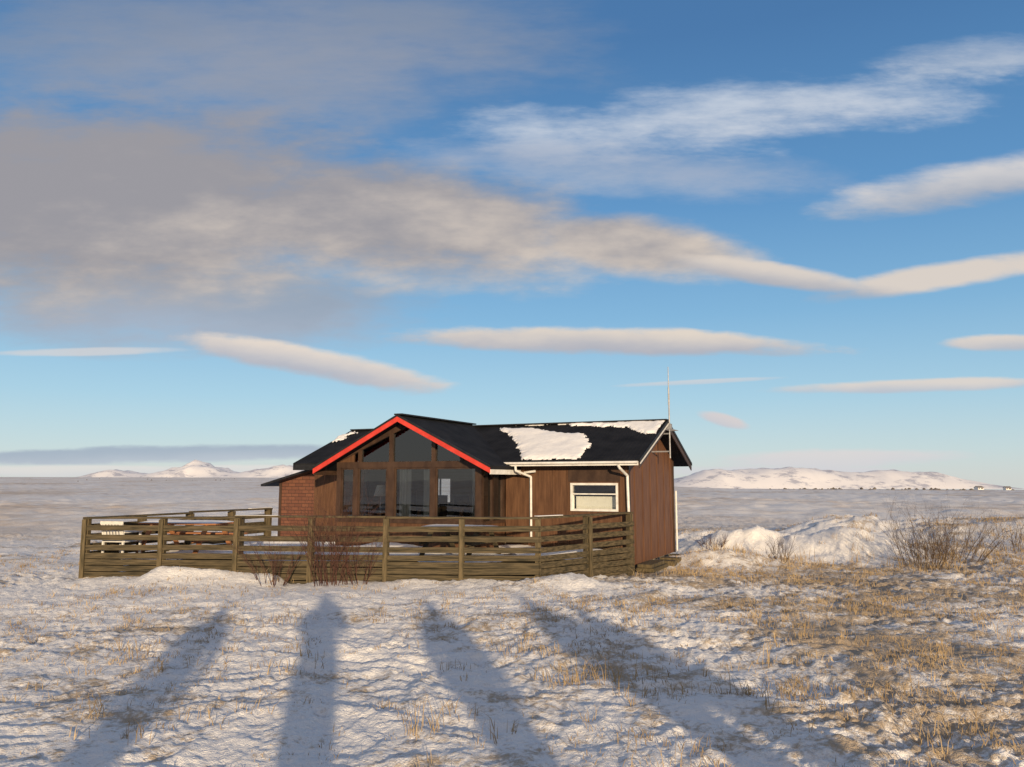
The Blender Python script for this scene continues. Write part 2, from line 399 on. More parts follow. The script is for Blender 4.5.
for a,bb in ((ye,1.9),(1.9,4.2)):
    t_.prism([(xr+.003,a,zm(a)-.05),(xr+.003,bb,zm(bb)-.05),(xr+.003,bb,zm(bb)-.17),(xr+.003,a,zm(a)-.17)],(-.022,0,0),M_frame)
    t_.prism([(xr+.006,a,zm(a)+.015),(xr+.006,bb,zm(bb)+.015),(xr+.006,bb,zm(bb)-.05),(xr+.006,a,zm(a)-.05)],(.012,0,0),M_black)
t_.prism([(xr+.02,ye-.02,zm(ye)-.055),(xr+.02,1.88,zm(1.88)-.055),(xr+.02,1.88,zm(1.88)-.085),(xr+.02,ye-.02,zm(ye)-.085)],(.012,0,0),M_white)
for a,bb in ((ye,1.9),(1.9,4.2)):
    t_.prism([(xl-.003,a,zm(a)+.01),(xl-.003,bb,zm(bb)+.01),(xl-.003,bb,zm(bb)-.15),(xl-.003,a,zm(a)-.15)],(-.022,0,0),M_black)
t_.obj('fascia_trim',cabin)
d=MB()
def pipe(pts,r,mt):
    for a,b_ in zip(pts[:-1],pts[1:]): d.cyl(a,b_,r,r,mt,8)
pipe([(-2.30,ye-.07,2.16),(-2.30,ye-.05,2.06),(-2.13,-.06,1.93),(-2.13,-.06,.55)],.026,M_white)
pipe([(-.04,ye-.07,2.16),(-.02,ye-.03,2.10),(.02,-.07,1.95),(.06,-.07,.05)],.028,M_white)
pipe([(.05,3.86,1.6),(.05,3.86,.15)],.024,M_white)
d.cyl((-2.26,-.12,2.02),(-2.0,-.12,2.05),.026,.026,M_white,8)
d.obj('downpipes',cabin,smooth=False)
s=MB()
ys=-1.11; xR=-2.78; xLs=-6.46
zb=.98; zt=2.13; 
s.box((xLs,ys,.12),(xR,ys+.1,zb),M_brown)
s.box((xR-.1,ys+.101,.12),(xR,-.001,zb),M_brown)
s.box((xLs,ys+.101,.12),(xLs+.1,-.001,zb),M_brown)
posts=[(xR-.13,xR),(-4.00,-3.88),(-5.12,-4.92),(-6.0,-5.88),(xLs,xLs+.12)]
for a,b_ in posts: s.box((a,ys-.012,zb),(b_,ys+.1,zt),M_frame)
s.box((xLs,ys-.02,zt),(xR,ys+.1,zt+.13),M_frame)
s.box((xR-.1,ys+.1,zt),(xR+.004,-.001,zt+.1),M_frame)
s.box((xLs,ys+.1,zt),(xLs+.1,-.001,zt+.1),M_frame)
s.box((xLs,ys-.03,zb-.04),(xR+.03,ys+.1,zb+.03),M_frame)
s.box((xR-.1,ys+.1,zb-.03),(xR+.02,-.001,zb+.03),M_frame)
s.box((xR-.1,-.12,zb),(xR,-.001,zt),M_frame); s.box((xR-.1,-.62,zb),(xR,-.56,zt),M_frame)
s.box((xLs,-.1,zb),(xLs+.1,-.001,zt),M_frame)
bays=[(xR-.13,-3.88),(-4.00,-4.92),(-5.12,-5.88),(-6.0,xLs+.12)]
for a,b_ in bays:
    for x in (a,b_):
        sg=-1 if x==a else 1
        x2=x+sg*.03
        s.box((min(x,x2),ys+.01,zb+.03),(max(x,x2),ys+.07,zt),M_frame)
    s.box((b_+.03,ys+.01,zb+.03),(a-.03,ys+.07,zb+.075),M_frame)
    s.box((b_+.03,ys+.01,zt-.035),(a-.03,ys+.07,zt),M_frame)
zg=zt+.13
for sgn in (1,-1):
    xe=XC+sgn*HWB
    def u(x,o): return zc(x)-T-o
    s.prism([(XC,ys,u(XC,0.01)),(xe,ys,u(xe,.01)),(xe-sgn*.02,ys,max(zg,u(xe,.17))),(XC,ys,u(XC,.16))],(0,.1,0),M_frame)
for x in (-3.94,-5.02):
    s.box((x-.045,ys-.008,zg),(x+.045,ys+.09,zc(x)-T-.1),M_frame)
for x in (-3.25,-5.85): s.box((x-.04,ys-.004,zg),(x+.04,ys+.09,zc(x)-T-.03),M_frame)
for sgn in (1,-1):
    xa=XC+sgn*(HWB-.01); xb=XC+sgn*1.4
    s.prism([(xa,ys+.02,zg),(xb,ys+.02,zg),(xb,ys+.02,zc(xb)-T-.05),(xa,ys+.02,zc(xa)-T-.02)],(0,.06,0),M_brown)
s.obj('sunroom_frame',cabin)
gl=MB()
for a,b_ in bays: gl.quad([(b_+.03,ys+.035,zb+.075),(a-.03,ys+.035,zb+.075),(a-.03,ys+.035,zt-.035),(b_+.03,ys+.035,zt-.035)],M_glass)
for y0_,y1_ in ((ys+.101,-.62),(-.56,-.12)):
    gl.quad([(xR-.05,y0_,zb+.031),(xR-.05,y1_,zb+.031),(xR-.05,y1_,zt),(xR-.05,y0_,zt)],M_glass)
gl.quad([(xLs+.05,ys+.101,zb+.031),(xLs+.05,-.1,zb+.031),(xLs+.05,-.1,zt),(xLs+.05,ys+.101,zt)],M_glass)
gl.quad([(XC-1.39,ys+.045,zg+.002),(XC+1.39,ys+.045,zg+.002),(XC+1.39,ys+.045,zc(XC+1.39)-T-.06),(XC,ys+.045,zc(XC)-T-.08),(XC-1.39,ys+.045,zc(XC-1.39)-T-.06)],M_glass)
for a,b_ in holes: gl.quad([(a,3.74,bz0),(b_,3.74,bz0),(b_,3.74,bz1),(a,3.74,bz1)],M_glass)
gl.obj('sunroom_glass',cabin)
it=MB()
it.box((XL+.13,.0,.42),(-.13,3.63,.55),M_int); it.box((xLs+.11,ys+.11,.42),(xR-.11,-.0021,.55),M_int)
cx_=XL+.161
for a,b_ in holes:
    it.box((cx_,3.64,.551),(a,3.675,top-.02),M_lin); it.box((a,3.64,.551),(b_,3.675,bz0),M_lin); it.box((a,3.64,bz1),(b_,3.675,top-.02),M_lin)
    for q in (a-.03,b_): it.box((q,3.60,bz0),(q+.03,3.639,bz1),M_white)
    it.box(((a+b_)/2-.02,3.69,bz0),((a+b_)/2+.02,3.73,bz1),M_white)
    cx_=b_
it.box((cx_,3.64,.551),(-2.9,3.675,top-.02),M_lin)
it.box((XL+.125,.125,.551),(XL+.16,3.639,top-.02),M_lin)
it.box((-2.9,.13,.551),(-2.84,3.63,2.35),M_lin)
it.box((-7.8,3.1,.551),(-7.3,3.6,1.6),M_frame); it.box((-3.7,2.9,.551),(-2.95,3.55,1.35),M_white)
it.box((-5.3,-.35,1.22),(-3.6,.45,1.27),M_orange)
for x in(-5.2,-3.7):
    for y in (-.3,.38): it.box((x-.03,y-.03,.551),(x+.03,y+.03,1.219),M_orange)
for x in (-5.0,-4.4,-3.8):
    it.box((x-.2,.62,.95),(x+.2,1.0,1.0),M_frame); it.box((x-.2,.98,1.0),(x+.2,1.02,1.5),M_frame)
    for q in (-.17,.17): it.box((x+q-.02,.64,.551),(x+q+.02,.68,.95),M_frame); it.box((x+q-.02,.96,.551),(x+q+.02,1.0,.95),M_frame)
it.cyl((-4.6,0,1.27),(-4.6,0,1.5),.07,.04,M_white,10)
it.cyl((-5.65,-.55,.55),(-5.65,-.55,1.6),.015,.015,M_metal,6); it.cyl((-5.65,-.55,1.5),(-5.65,-.55,1.75),.16,.09,M_curt,14)
it.obj('interior',cabin)
cu=MB()
def curtain(x0,x1,y,z0,z1):
    n=24; b=len(cu.v)
    for k in range(n+1):
        x=x0+(x1-x0)*k/n; yy=y+.02*math.sin(k*1.9)+.008*math.sin(k*.7)
        cu.v.append((x,yy,z0)); cu.v.append((x,yy,z1))
    for k in range(n):
        cu.f.append((b+2*k,b+2*k+2,b+2*k+3,b+2*k+1)); cu.mi.append(cu.m(M_curt))
curtain(-4.88,-4.58,ys+.14,.98,zt-.02); curtain(-4.26,-4.04,ys+.14,.98,zt-.02)
curtain(-3.08,-2.95,ys+.16,.98,zt-.02)
cu.obj('curtains',cabin)
wg=MB()
x0,x1,y0,y1=-9.3,XL-.003,.25,3.4
def zw(x): return 1.76+(x-(-9.62))*.25
pts=[(x0,y0,-.1),(x1,y0,-.1),(x1,y0,zw(x1)-.06),(x0,y0,zw(x0)-.06)]
wg.prism(pts,(0,.1,0),M_shingle); wg.prism([(a,y1,c) for a,_,c in pts],(0,-.1,0),M_shingle)
wg.box((x0,y0+.101,-.1),(x0+.1,y1-.101,zw(x0)-.06),M_shingle)
wg.prism([(-9.62,y0-.35,zw(-9.62)),(x1+.25,y0-.35,zw(x1+.25)),(x1+.25,y1+.3,zw(x1+.25)),(-9.62,y1+.3,zw(-9.62))],(0,0,-.055),M_black)
wg.box((x0-.012,y0-.014,-.1),(x0+.07,y0-.001,zw(x0)-.06),M_frame)
wg.obj('side_wing',cabin)
def snow_patch(name,outline,zf,thick,parent,seed,nz=1.):
    xs=[p[0] for p in outline]; ysx=[p[1] for p in outline]
    st=.035; nx=int((max(xs)-min(xs)+.3)/st)+2; ny=int((max(ysx)-min(ysx)+.2)/st)+2
    gx=min(xs)-.15+np.arange(nx)*st; gy=min(ysx)-.1+np.arange(ny)*st
    GX,GY=np.meshgrid(gx,gy,indexing='ij')
    D=np.full(GX.shape,1e9); ins=np.zeros(GX.shape,bool); n=len(outline)
    for k in range(n):
        ax,ay=outline[k]; bx,by=outline[(k+1)%n]
        ex,ey=bx-ax,by-ay; tt=np.clip(((GX-ax)*ex+(GY-ay)*ey)/(ex*ex+ey*ey),0,1)
        D=np.minimum(D,np.hypot(GX-ax-tt*ex,GY-ay-tt*ey))
        c=((ay>GY)!=(by>GY)); xi=(bx-ax)*(GY-ay)/(by-ay+1e-9)+ax
        ins^=(c&(GX<xi))
    S=np.where(ins,D,-D)+nz*(.26*(vn(GX*3+seed,GY*3,1)-.5)+.16*(vn(GX*9,GY*9,2)-.5))+.08*(vn(GX*22,GY*22,5)-.5)
    th=thick*np.sqrt(np.clip(S/.12,0,1))*(.6+.6*vn(GX*3,GY*3,4))
    lim=(GX<.37)&(GX>-9.85)&(GY<(1.89 if parent and zf is fm else 9))&((GY>-.41)|(zf is not fm))
    if zf is fm: lim=lim&(zc(GX)<zf(GX,np.minimum(GY,1.9))+.03) if False else lim
    ok=(S>-.04)&lim
    ids=-np.ones(GX.shape,int); vs=[];fs=[]
    for a in range(nx):
        for c in range(ny):
            if ok[a,c]:
                ids[a,c]=len(vs); z=zf(GX[a,c],GY[a,c])
                vs.append((GX[a,c],GY[a,c],z+(th[a,c]+.002 if S[a,c]>0 else -.02)))
    for a in range(nx-1):
        for c in range(ny-1):
            q=(ids[a,c],ids[a+1,c],ids[a+1,c+1],ids[a,c+1])
            if min(q)>=0: fs.append(q)
    me=bpy.data.meshes.new(name); me.from_pydata(vs,[],fs); me.materials.append(M_snow)
    me.polygons.foreach_set('use_smooth',[True]*len(me.polygons))
    o=bpy.data.objects.new(name,me); COL.objects.link(o); o.parent=parent
    return o
snow_patch('roof_snow',[(-3.75,1.72),(-3.0,1.62),(-1.35,1.12),(-.98,.6),(-.95,-.36),(-2.2,-.36),(-2.75,.6)],fm,.05,cabin,3,.35)
snow_patch('ridge_snow',[(-2.1,1.88),(.36,1.88),(.36,1.05),(.1,1.05),(-.4,1.45),(-1.2,1.62),(-1.9,1.72)],fm,.05,cabin,8,.4)
snow_patch('ridge_snow_thin',[(-3.4,1.89),(-1.9,1.89),(-1.9,1.83),(-3.4,1.85)],fm,.03,cabin,9,.4)
snow_patch('left_roof_snow',[(-8.28,1.78),(-8.0,1.78),(-7.95,1.5),(-8.28,1.1)],fm,.04,cabin,5)
st=MB()
st.box((.05,.35,.0),(.42,1.5,.07),M_post); st.box((.06,.4,.075),(.36,1.45,.14),M_post)
for k in range(4): st.box((.08,1.7+k*.4,-.02),(.5,2.0+k*.4,.1+.03*(k%2)),M_post)
o=st.obj('timber_offcuts'); o.location=C0; o.rotation_euler=(0,0,RZ)
an=MB(); ax,ay=.42,1.9
an.cyl((ax,ay,2.35),(ax,ay,3.55),.018,.016,M_metal,8); an.cyl((ax,ay,3.55),(ax,ay,3.95),.022,.018,M_metal,8)
an.cyl((ax,ay,3.95),(ax,ay,4.42),.012,.008,M_metal,6)
an.beam((ax-.02,ay,2.5),(ax-.42,ay,2.5),.03,.03,M_metal); an.beam((ax-.02,ay,2.9),(ax-.42,ay,2.9),.03,.03,M_metal)
an.cyl((ax-.04,ay-.35,2.98),(ax-.04,ay+.35,2.98),.012,.012,M_metal,6)
for k in range(5): an.cyl((ax-.16,ay-.32+k*.16,2.985),(ax+.12,ay-.32+k*.16,2.985),.008,.008,M_metal,5)
an.box((ax-.05,ay-.05,3.0),(ax+.05,ay+.05,3.12),M_metal)
o=an.obj('antenna_mast'); o.location=C0; o.rotation_euler=(0,0,RZ)

# ------------------------------------------------------------ deck
A=Vector((.46,14.30,0)); B=Vector((-4.95,14.60,0)); B2=Vector((-4.95,14.75,0)); Cc=Vector((-7.86,14.95,0)); G=Vector((-5.95,19.75,0)); Rr=Vector((2.36,16.22,0))
deck=empty('wooden_deck')
dk=MB()
dz=.38
poly=[A,Rr,Vector((2.3,16.5,0)),Vector((-5.5,20.1,0)),G,Cc,B2,B]
def inside(p,poly):
    c=False;n=len(poly)
    for k in range(n):
        a=poly[k];b_=poly[(k+1)%n]
        if (a.y>p[1])!=(b_.y>p[1]) and p[0]<(b_.x-a.x)*(p[1]-a.y)/(b_.y-a.y)+a.x: c=not c
    return c
def span(y):
    xs=[]
    n=len(poly)
    for k in range(n):
        a=poly[k];b_=poly[(k+1)%n]
        if (a.y>y)!=(b_.y>y): xs.append((b_.x-a.x)*(y-a.y)/(b_.y-a.y)+a.x)
    return sorted(xs)
y=14.38
while y<20:
    sp=span(y)
    if len(sp)>=2: dk.box((sp[0]+.03,y-.056,dz-.03),(sp[-1]-.03,y+.056,dz+random.uniform(-.002,.002)),M_deck)
    y+=.12
dk.obj('deck_boards',deck)
dj=MB()
for yy in (14.8,15.8,16.8):
    sp=span(yy); 
    if len(sp)>=2: dj.box((sp[0]+.1,yy-.04,.15),(sp[-1]-.1,yy+.04,dz-.035),M_deck)
dj.obj('deck_joists',deck)
st_=.07; gx=np.arange(-8.2,2.6,st_); gy=np.arange(14.2,20,st_)
GX,GY=np.meshgrid(gx,gy,indexing='ij')
th=.16*(vn(GX*.7,GY*1.1,2)-.33)+.06*(vn(GX*2.4,GY*3.2,4)-.5)+.02*(vn(GX*8,GY*8,5)-.5)+.03
vs=[];fs=[];ids=-np.ones(GX.shape,int)
for a in range(len(gx)):
    for c in range(len(gy)):
        if inside((GX[a,c],GY[a,c]),poly):
            ids[a,c]=len(vs); vs.append((GX[a,c],GY[a,c],dz+max(-.02,th[a,c])))
for a in range(len(gx)-1):
    for c in range(len(gy)-1):
        q=(ids[a,c],ids[a+1,c],ids[a+1,c+1],ids[a,c+1])
        if min(q)>=0: fs.append(q)
me2=bpy.data.meshes.new('deck_snow'); me2.from_pydata(vs,[],fs); me2.materials.append(M_snow)
me2.polygons.foreach_set('use_smooth',[True]*len(me2.polygons))
o=bpy.data.objects.new('deck_snow',me2); COL.objects.link(o); o.parent=deck
rl=MB(); sn=MB()
def run(P,Q,npost,ztop=1.20,skirt=True,ends=(1,1),boards=(1.00,.82,.64)):
    d=(Q-P); L=d.length; d.normalize(); nrm=Vector((d.y,-d.x,0))
    for k in range(npost+1):
        if (k==0 and not ends[0]) or (k==npost and not ends[1]): continue
        c=P+d*(L*k/npost)
        rl.beam(c+Vector((0,0,-.15)),c+Vector((0,0,ztop-.02)),.1,.1,M_post,up=(d.x,d.y,0))
        if k<npost:
            rl.beam(c+nrm*.095+Vector((0,0,-.1)),c+nrm*.095+Vector((0,0,ztop-.03)),.03,.08,M_post,up=(d.x,d.y,0))
    seg=max(1,round(L/3.2))
    for s0 in range(seg):
        a=P+d*(L*s0/seg+.006); b_=P+d*(L*(s0+1)/seg-.006)
        if s0==seg-1: b_=P+d*(L-.004+.05)
        if s0==0: a=P-d*.05
        j=lambda: random.uniform(-.014,.014)
        rl.beam(a+Vector((0,0,ztop+j())),b_+Vector((0,0,ztop+j())),.14,.035,M_deck)
        for z in boards:
            rl.beam(a+nrm*.066+Vector((0,0,z+j())),b_+nrm*.066+Vector((0,0,z+j())),.026,.095,M_deck)
        if skirt:
            for z in (.49,.375,.26,.145,.03,-.085):
                rl.beam(a+nrm*.067+Vector((0,0,z+j()*.5)),b_+nrm*.067+Vector((0,0,z+j()*.5)),.024,.100,M_deck)
        t0=0
        while t0<L/seg-.3:
            ln=random.uniform(.2,.9)
            if random.random()<.25:
                p=a+d*t0; q=a+d*min(t0+ln,L/seg-.05)
                sn.beam(p+Vector((0,0,ztop+.026)),q+Vector((0,0,ztop+.024)),.10,.012,M_snow)
            t0+=ln+random.uniform(.1,.4)
run(B,A,4); run(Cc,B2,2,1.17,ends=(1,1))
run(A,Rr,2,1.20,ends=(0,1))
run(G,Cc,4,1.17,ends=(1,0),skirt=True)
rail=rl.obj('deck_railing'); so=sn.obj('railing_snow',rail,bevel=.005)
def picnic(name,loc,rz,L=1.7,mt=M_orange,sz=1.):
    p=MB()
    for k in range(5): p.box((-L/2,-.36+k*.147,.66),(L/2,-.36+k*.147+.135,.695),mt)
    for sy in (-1,1):
        for k in range(2):
            y=sy*(.62+k*.14); p.box((-L/2,y-.064,.40),(L/2,y+.064,.435),mt)
    for x in (-L/2+.25,L/2-.25):
        p.beam((x,-.25,.66),(x,-.68,0),.045,.09,mt,up=(1,0,0)); p.beam((x,.25,.66),(x,.68,0),.045,.09,mt,up=(1,0,0))
        p.beam((x+.045,-.78,.37),(x+.045,.78,.37),.04,.09,mt); p.beam((x+.045,-.36,.63),(x+.045,.36,.63),.04,.06,mt)
    o=p.obj(name,bevel=.004); o.location=loc; o.rotation_euler=(0,0,rz); o.scale=(1,1,sz)
    s=MB(); n=22
    for a in range(n+1):
        for c in range(7):
            x=-L/2+L*a/n; y=-.36+.72*c/6; e=min(a,n-a)/2.; e2=min(c,6-c)/1.5
            z=.697+.04*min(1,e)**.5*min(1,e2)**.5*random.uniform(.8,1.1); s.v.append((x,y,z))
    for a in range(n):
        for c in range(6):
            i0=a*7+c; s.f.append((i0,i0+7,i0+8,i0+1)); s.mi.append(s.m(M_snow))
    s.obj('snow_on_table',o,smooth=True); return o
picnic('picnic_table',(-6.45,16.05,dz+.01),math.radians(-12),1.7,M_orange,.92)
picnic('picnic_table',(-1.0,15.85,dz+.0),math.radians(-25.2),1.5,M_deck,.82)
def chair(name,loc,rz,mt=M_white):
    p=MB()
    p.box((-.25,-.24,.36),(.25,.24,.40),mt)
    for x in (-.22,.22):
        p.beam((x,-.22,0),(x,-.2,.54),.035,.04,mt,up=(0,1,0)); p.beam((x,.24,0),(x,.24,.38),.035,.04,mt,up=(0,1,0)); p.beam((x,.22,.38),(x,.30,.72),.035,.04,mt,up=(0,1,0))
        p.box((x-.03,-.25,.53),(x+.03,.25,.56),mt)
    for k in range(6):
        x=-.17+k*.068; p.beam((x,.23,.40),(x,.30,.70),.045,.018,mt,up=(0,1,0))
    p.beam((-.25,.30,.72),(.25,.30,.72),.03,.06,mt)
    o=p.obj(name,bevel=.004); o.location=loc; o.rotation_euler=(0,0,rz)
    s=MB(); s.box((-.22,-.2,.401),(.22,.2,.45),M_snow); s.obj('seat_snow',o,bevel=.03); return o
chair('garden_chair',(-7.36,15.3,dz-.03),math.radians(165))

# ------------------------------------------------------------ shrubs
def shrub(name,loc,h,wd,n,mt,seed,depth=3):
    random.seed(seed); p=MB()
    def br(a,dr,L,r,dep):
        segs=3; c=Vector(a); d_=Vector(dr)
        for k in range(segs):
            d_=(d_+Vector((random.gauss(0,.13),random.gauss(0,.13),random.gauss(.05,.08)))).normalized()
            q=c+d_*(L/segs); r2=r*.8
            p.cyl(c,q,r,r2,mt,4,cap=False); c=q; r=r2
            if dep>0:
                for _ in range(random.randint(1,2)):
                    e=(d_+Vector((random.gauss(0,.5),random.gauss(0,.5),random.gauss(.1,.3)))).normalized()
                    br(c,e,L*random.uniform(.35,.6),r*.65,dep-1)
    for k in range(n):
        a=random.uniform(0,6.283); rr=random.random()**.5*.3*wd
        b0=(rr*math.cos(a),rr*math.sin(a),-.05)
        sp=wd/h*.45
        d0=Vector((math.cos(a)*sp*rr/(.3*wd)+random.gauss(0,.12),math.sin(a)*sp*rr/(.3*wd)+random.gauss(0,.12),1)).normalized()
        br(b0,d0,h*random.uniform(.45,.85),.0045+.003*random.random(),depth-1)
    o=p.obj(name); o.location=(loc[0],loc[1],Hs(*loc)); return o
shrub('bare_shrub',(-3.1,13.85),1.6,.95,34,M_twig,1)
shrub('bare_shrub',(-2.65,13.9),1.0,.6,14,M_twig,2)
shrub('bare_shrub',(-4.1,13.9),.95,.8,16,M_twig,3)
shrub('bare_shrub',(8.9,17.6),1.3,1.8,44,M_twig2,4)
shrub('bare_shrub',(9.9,18.3),1.3,1.8,36,M_twig2,5)
shrub('bare_shrub',(11.6,18.6),.8,1.4,26,M_twig2,6)
shrub('bare_shrub',(6.05,18.4),.6,.6,16,M_twig2,7)
shrub('bare_shrub',(5.0,20.2),.45,.9,26,M_twig,8)

# ------------------------------------------------------------ distance
m,nt,b=new_mat('snowy_mountain'); tc=nt.nodes.new('ShaderNodeTexCoord'); P=tc.outputs['Object']
n1=NOISE(nt,P,.008,6,.7,(1,1,2.5)); k=SM(nt,n1,.50,.62)
nt.links.new(MIX(nt,k,(.94,.90,.88),(.52,.52,.58)),b.inputs['Base Color']); b.inputs['Roughness'].default_value=.9
M_hill=m
def hills(name,xa,xb,yc,dep,prof,base,seed,rug=1.):
    nx,ny=160,14; vs=[];fs=[]
    xs=np.linspace(xa,xb,nx); 
    for a,x in enumerate(xs):
        t=a/(nx-1)
        for c in range(ny):
            s_=c/(ny-1); y=yc+dep*(s_-.5)
            k=math.sin(math.pi*s_)
            nz=float(vn(np.array([x*.004+seed]),np.array([y*.004]),1)[0])*.5+float(vn(np.array([x*.012]),np.array([y*.008+seed]),2)[0])*.3+float(vn(np.array([x*.035]),np.array([y*.02]),3)[0])*.15
            vs.append((x,y,base+prof(t)*k*(1+(nz-.5)*rug)))
    for a in range(nx-1):
        for c in range(ny-1):
            i0=a*ny+c; fs.append((i0,i0+ny,i0+ny+1,i0+1))
    me=bpy.data.meshes.new(name); me.from_pydata(vs,[],fs); me.materials.append(M_hill)
    me.polygons.foreach_set('use_smooth',[True]*len(me.polygons))
    o=bpy.data.objects.new(name,me); COL.objects.link(o)
def pr(t): return 108*min(1,t*6)**.6*min(1,(1-t)*6)**.7*(.86+.14*math.sin(t*3.3+.4))
hills('mountain_range',850,2760,4700,900,pr,-42,3,.6)
def pl(t): return 120*math.sin(math.pi*t)**.5*(.68+.32*math.sin(t*17))
hills('mountain_range',-2700,-1200,5200,900,pl,10,9,1.4)
tl=MB(); random.seed(5)
M_tree=mat('dark_scrub',(.08,.07,.06),(.18,.15,.12),.8)
def blob(c,r):
    n=7; b=len(tl.v); 
    for lv,(zz,rr) in enumerate(((0,.8),(.45,1),(.8,.6))):
        for k in range(n):
            t=2*math.pi*k/n; q=r*rr*random.uniform(.7,1.2)
            tl.v.append((c[0]+q*math.cos(t),c[1]+q*math.sin(t),c[2]+zz*r*1.3))
    tl.v.append((c[0],c[1],c[2]+r*1.4*random.uniform(.8,1.1)))
    for lv in range(2):
        for k in range(n):
            j=(k+1)%n; tl.f.append((b+lv*n+k,b+lv*n+j,b+(lv+1)*n+j,b+(lv+1)*n+k)); tl.mi.append(tl.m(M_tree))
    for k in range(n): tl.f.append((b+2*n+k,b+2*n+(k+1)%n,b+3*n)); tl.mi.append(tl.m(M_tree))
for k in range(130):
    a=random.uniform(.32,.58) if random.random()<.8 else random.uniform(.22,.65); y=random.uniform(420,640); x=a*y
    blob((x,y,Hs(x,y)-.2),random.choice([.4,.5,.6,.8,1.0,1.3]))
for k in range(30):
    a=random.uniform(-.62,-.2); y=random.uniform(400,900); x=a*y
    blob((x,y,Hs(x,y)-.2),random.uniform(.3,.7))
tl.obj('distant_treeline')
M_fr=mat('grey_roof_sheet',(.16,.15,.15),(.24,.22,.21),1)
def farm(x,y,L,mt):
    p=MB(); h=2.2; z0=Hs(x,y)-.2
    p.prism([(-L/2,0,0),(-L/2,5,0),(-L/2,5,h),(-L/2,2.5,h+1.3),(-L/2,0,h)],(L,0,0),mt)
    p.prism([(-L/2-.3,-.3,h-.1),(-L/2-.3,2.5,h+1.45),(-L/2-.3,5.3,h-.1),(-L/2-.3,5.3,h+.1),(-L/2-.3,2.5,h+1.65),(-L/2-.3,-.3,h+.1)],(L+.6,0,0),M_fr)
    for k in (-.3,.1,.32): p.box((k*L-.5,-.03,1),(k*L+.5,-.001,2.0),M_frame)
    o=p.obj('farmhouse'); o.location=(x,y,z0); o.rotation_euler=(0,0,random.uniform(-.4,.4))
farm(432,740,6,M_white); farm(470,760,5,M_white)

# ------------------------------------------------------------ people standing behind the viewpoint (their shadows fall into view)
def person(name,x,y,h,rz,pose,wide=1.):
    e=empty(name,(x,y,Hs(x,y)),rz); s=h/1.8
    V=[];R=[];E=[];ix={}
    def add(k,p,r,par=None):
        ix[k]=len(V);V.append(tuple(c*s for c in p));R.append((r[0]*s*wide,r[1]*s*wide))
        if par: E.append((ix[par],ix[k]))
    add('pel',(0,0,.95),(.18,.15)); add('wa',(0,0,1.12),(.17,.14),'pel'); add('ch',(0,0,1.36),(.20,.15),'wa'); add('nk',(0,0,1.52),(.07,.07),'ch')
    add('h1',(0,.02,1.62),(.085,.09),'nk'); add('h2',(0,.015,1.73),(.08,.088),'h1')
    for sg,n in ((-1,'L'),(1,'R')):
        add('hp'+n,(sg*.09,0,.88),(.125,.13),'pel'); add('kn'+n,(sg*.085,.01,.5),(.09,.095),'hp'+n); add('an'+n,(sg*.085,-.01,.1),(.07,.075),'kn'+n); add('ft'+n,(sg*.10,.17,.04),(.05,.04),'an'+n)
        add('sh'+n,(sg*.2,0,1.42),(.08,.085),'ch')
        if pose=='phone':
            add('el'+n,(sg*.26,.12,1.22),(.062,.062),'sh'+n); add('wr'+n,(sg*.10,.25,1.52),(.045,.045),'el'+n); add('ha'+n,(sg*.05,.27,1.60),(.03,.04),'wr'+n)
        else:
            add('el'+n,(sg*.27,-.03,1.14),(.06,.06),'sh'+n); add('wr'+n,(sg*.25,.07,.90),(.045,.045),'el'+n); add('ha'+n,(sg*.24,.10,.80),(.03,.045),'wr'+n)
    me=bpy.data.meshes.new('body'); me.from_pydata(V,E,[]); o=bpy.data.objects.new('body',me); COL.objects.link(o); o.parent=e
    sk=o.modifiers.new('skin','SKIN'); 
    for k,r in enumerate(R): me.skin_vertices[0].data[k].radius=r
    me.skin_vertices[0].data[0].use_root=True
    sb=o.modifiers.new('sub','SUBSURF'); sb.levels=2; sb.render_levels=2
    me.materials.append(M_dark); return e
person('person',-.08,-.66,1.94,0,'phone',1.1)
person('person',-1.45,-.9,1.80,.1,'stand')
person('person',1.5,-1.0,1.88,-.1,'stand',1.1)
person('person',2.95,-.8,1.86,.0,'stand',1.15)
person('person',3.5,-1.0,1.76,.2,'stand',1.15)

# ------------------------------------------------------------ light
EL=math.radians(9.0); AZ=math.radians(11.9)
sd=Vector((math.sin(AZ)*math.cos(EL),-math.cos(AZ)*math.cos(EL),math.sin(EL)))
L=bpy.data.lights.new('sun','SUN'); L.energy=5; L.angle=math.radians(.8); L.color=(1,.78,.51)
lo=bpy.data.objects.new('sun',L); COL.objects.link(lo); lo.rotation_euler=(-sd).to_track_quat('-Z','Y').to_euler(); lo.location=(5,-20,8)
W=bpy.data.worlds.new('World'); scene.world=W; W.use_nodes=True; nt=W.node_tree
try: W.cycles.sampling_method='NONE'
except Exception as ex: print(ex)
bg=nt.nodes['Background']; S=.14; bg.inputs['Strength'].default_value=S
sky=nt.nodes.new('ShaderNodeTexSky'); sky.sky_type='NISHITA'; sky.sun_disc=False
sky.sun_elevation=EL; sky.sun_rotation=math.radians(180-11.9); sky.air_density=1.0; sky.dust_density=.4; sky.ozone_density=2.5
tc=nt.nodes.new('ShaderNodeTexCoord'); dirv=tc.outputs['Generated']
sp=nt.nodes.new('ShaderNodeSeparateXYZ'); nt.links.new(dirv,sp.inputs[0])
Yp=MATH(nt,'MAXIMUM',sp.outputs[1],.08)
a=MATH(nt,'DIVIDE',sp.outputs[0],Yp); bb=MATH(nt,'DIVIDE',sp.outputs[2],Yp)
cv=nt.nodes.new('ShaderNodeCombineXYZ'); nt.links.new(a,cv.inputs[0]); nt.links.new(bb,cv.inputs[1])
cvo=cv.outputs[0]
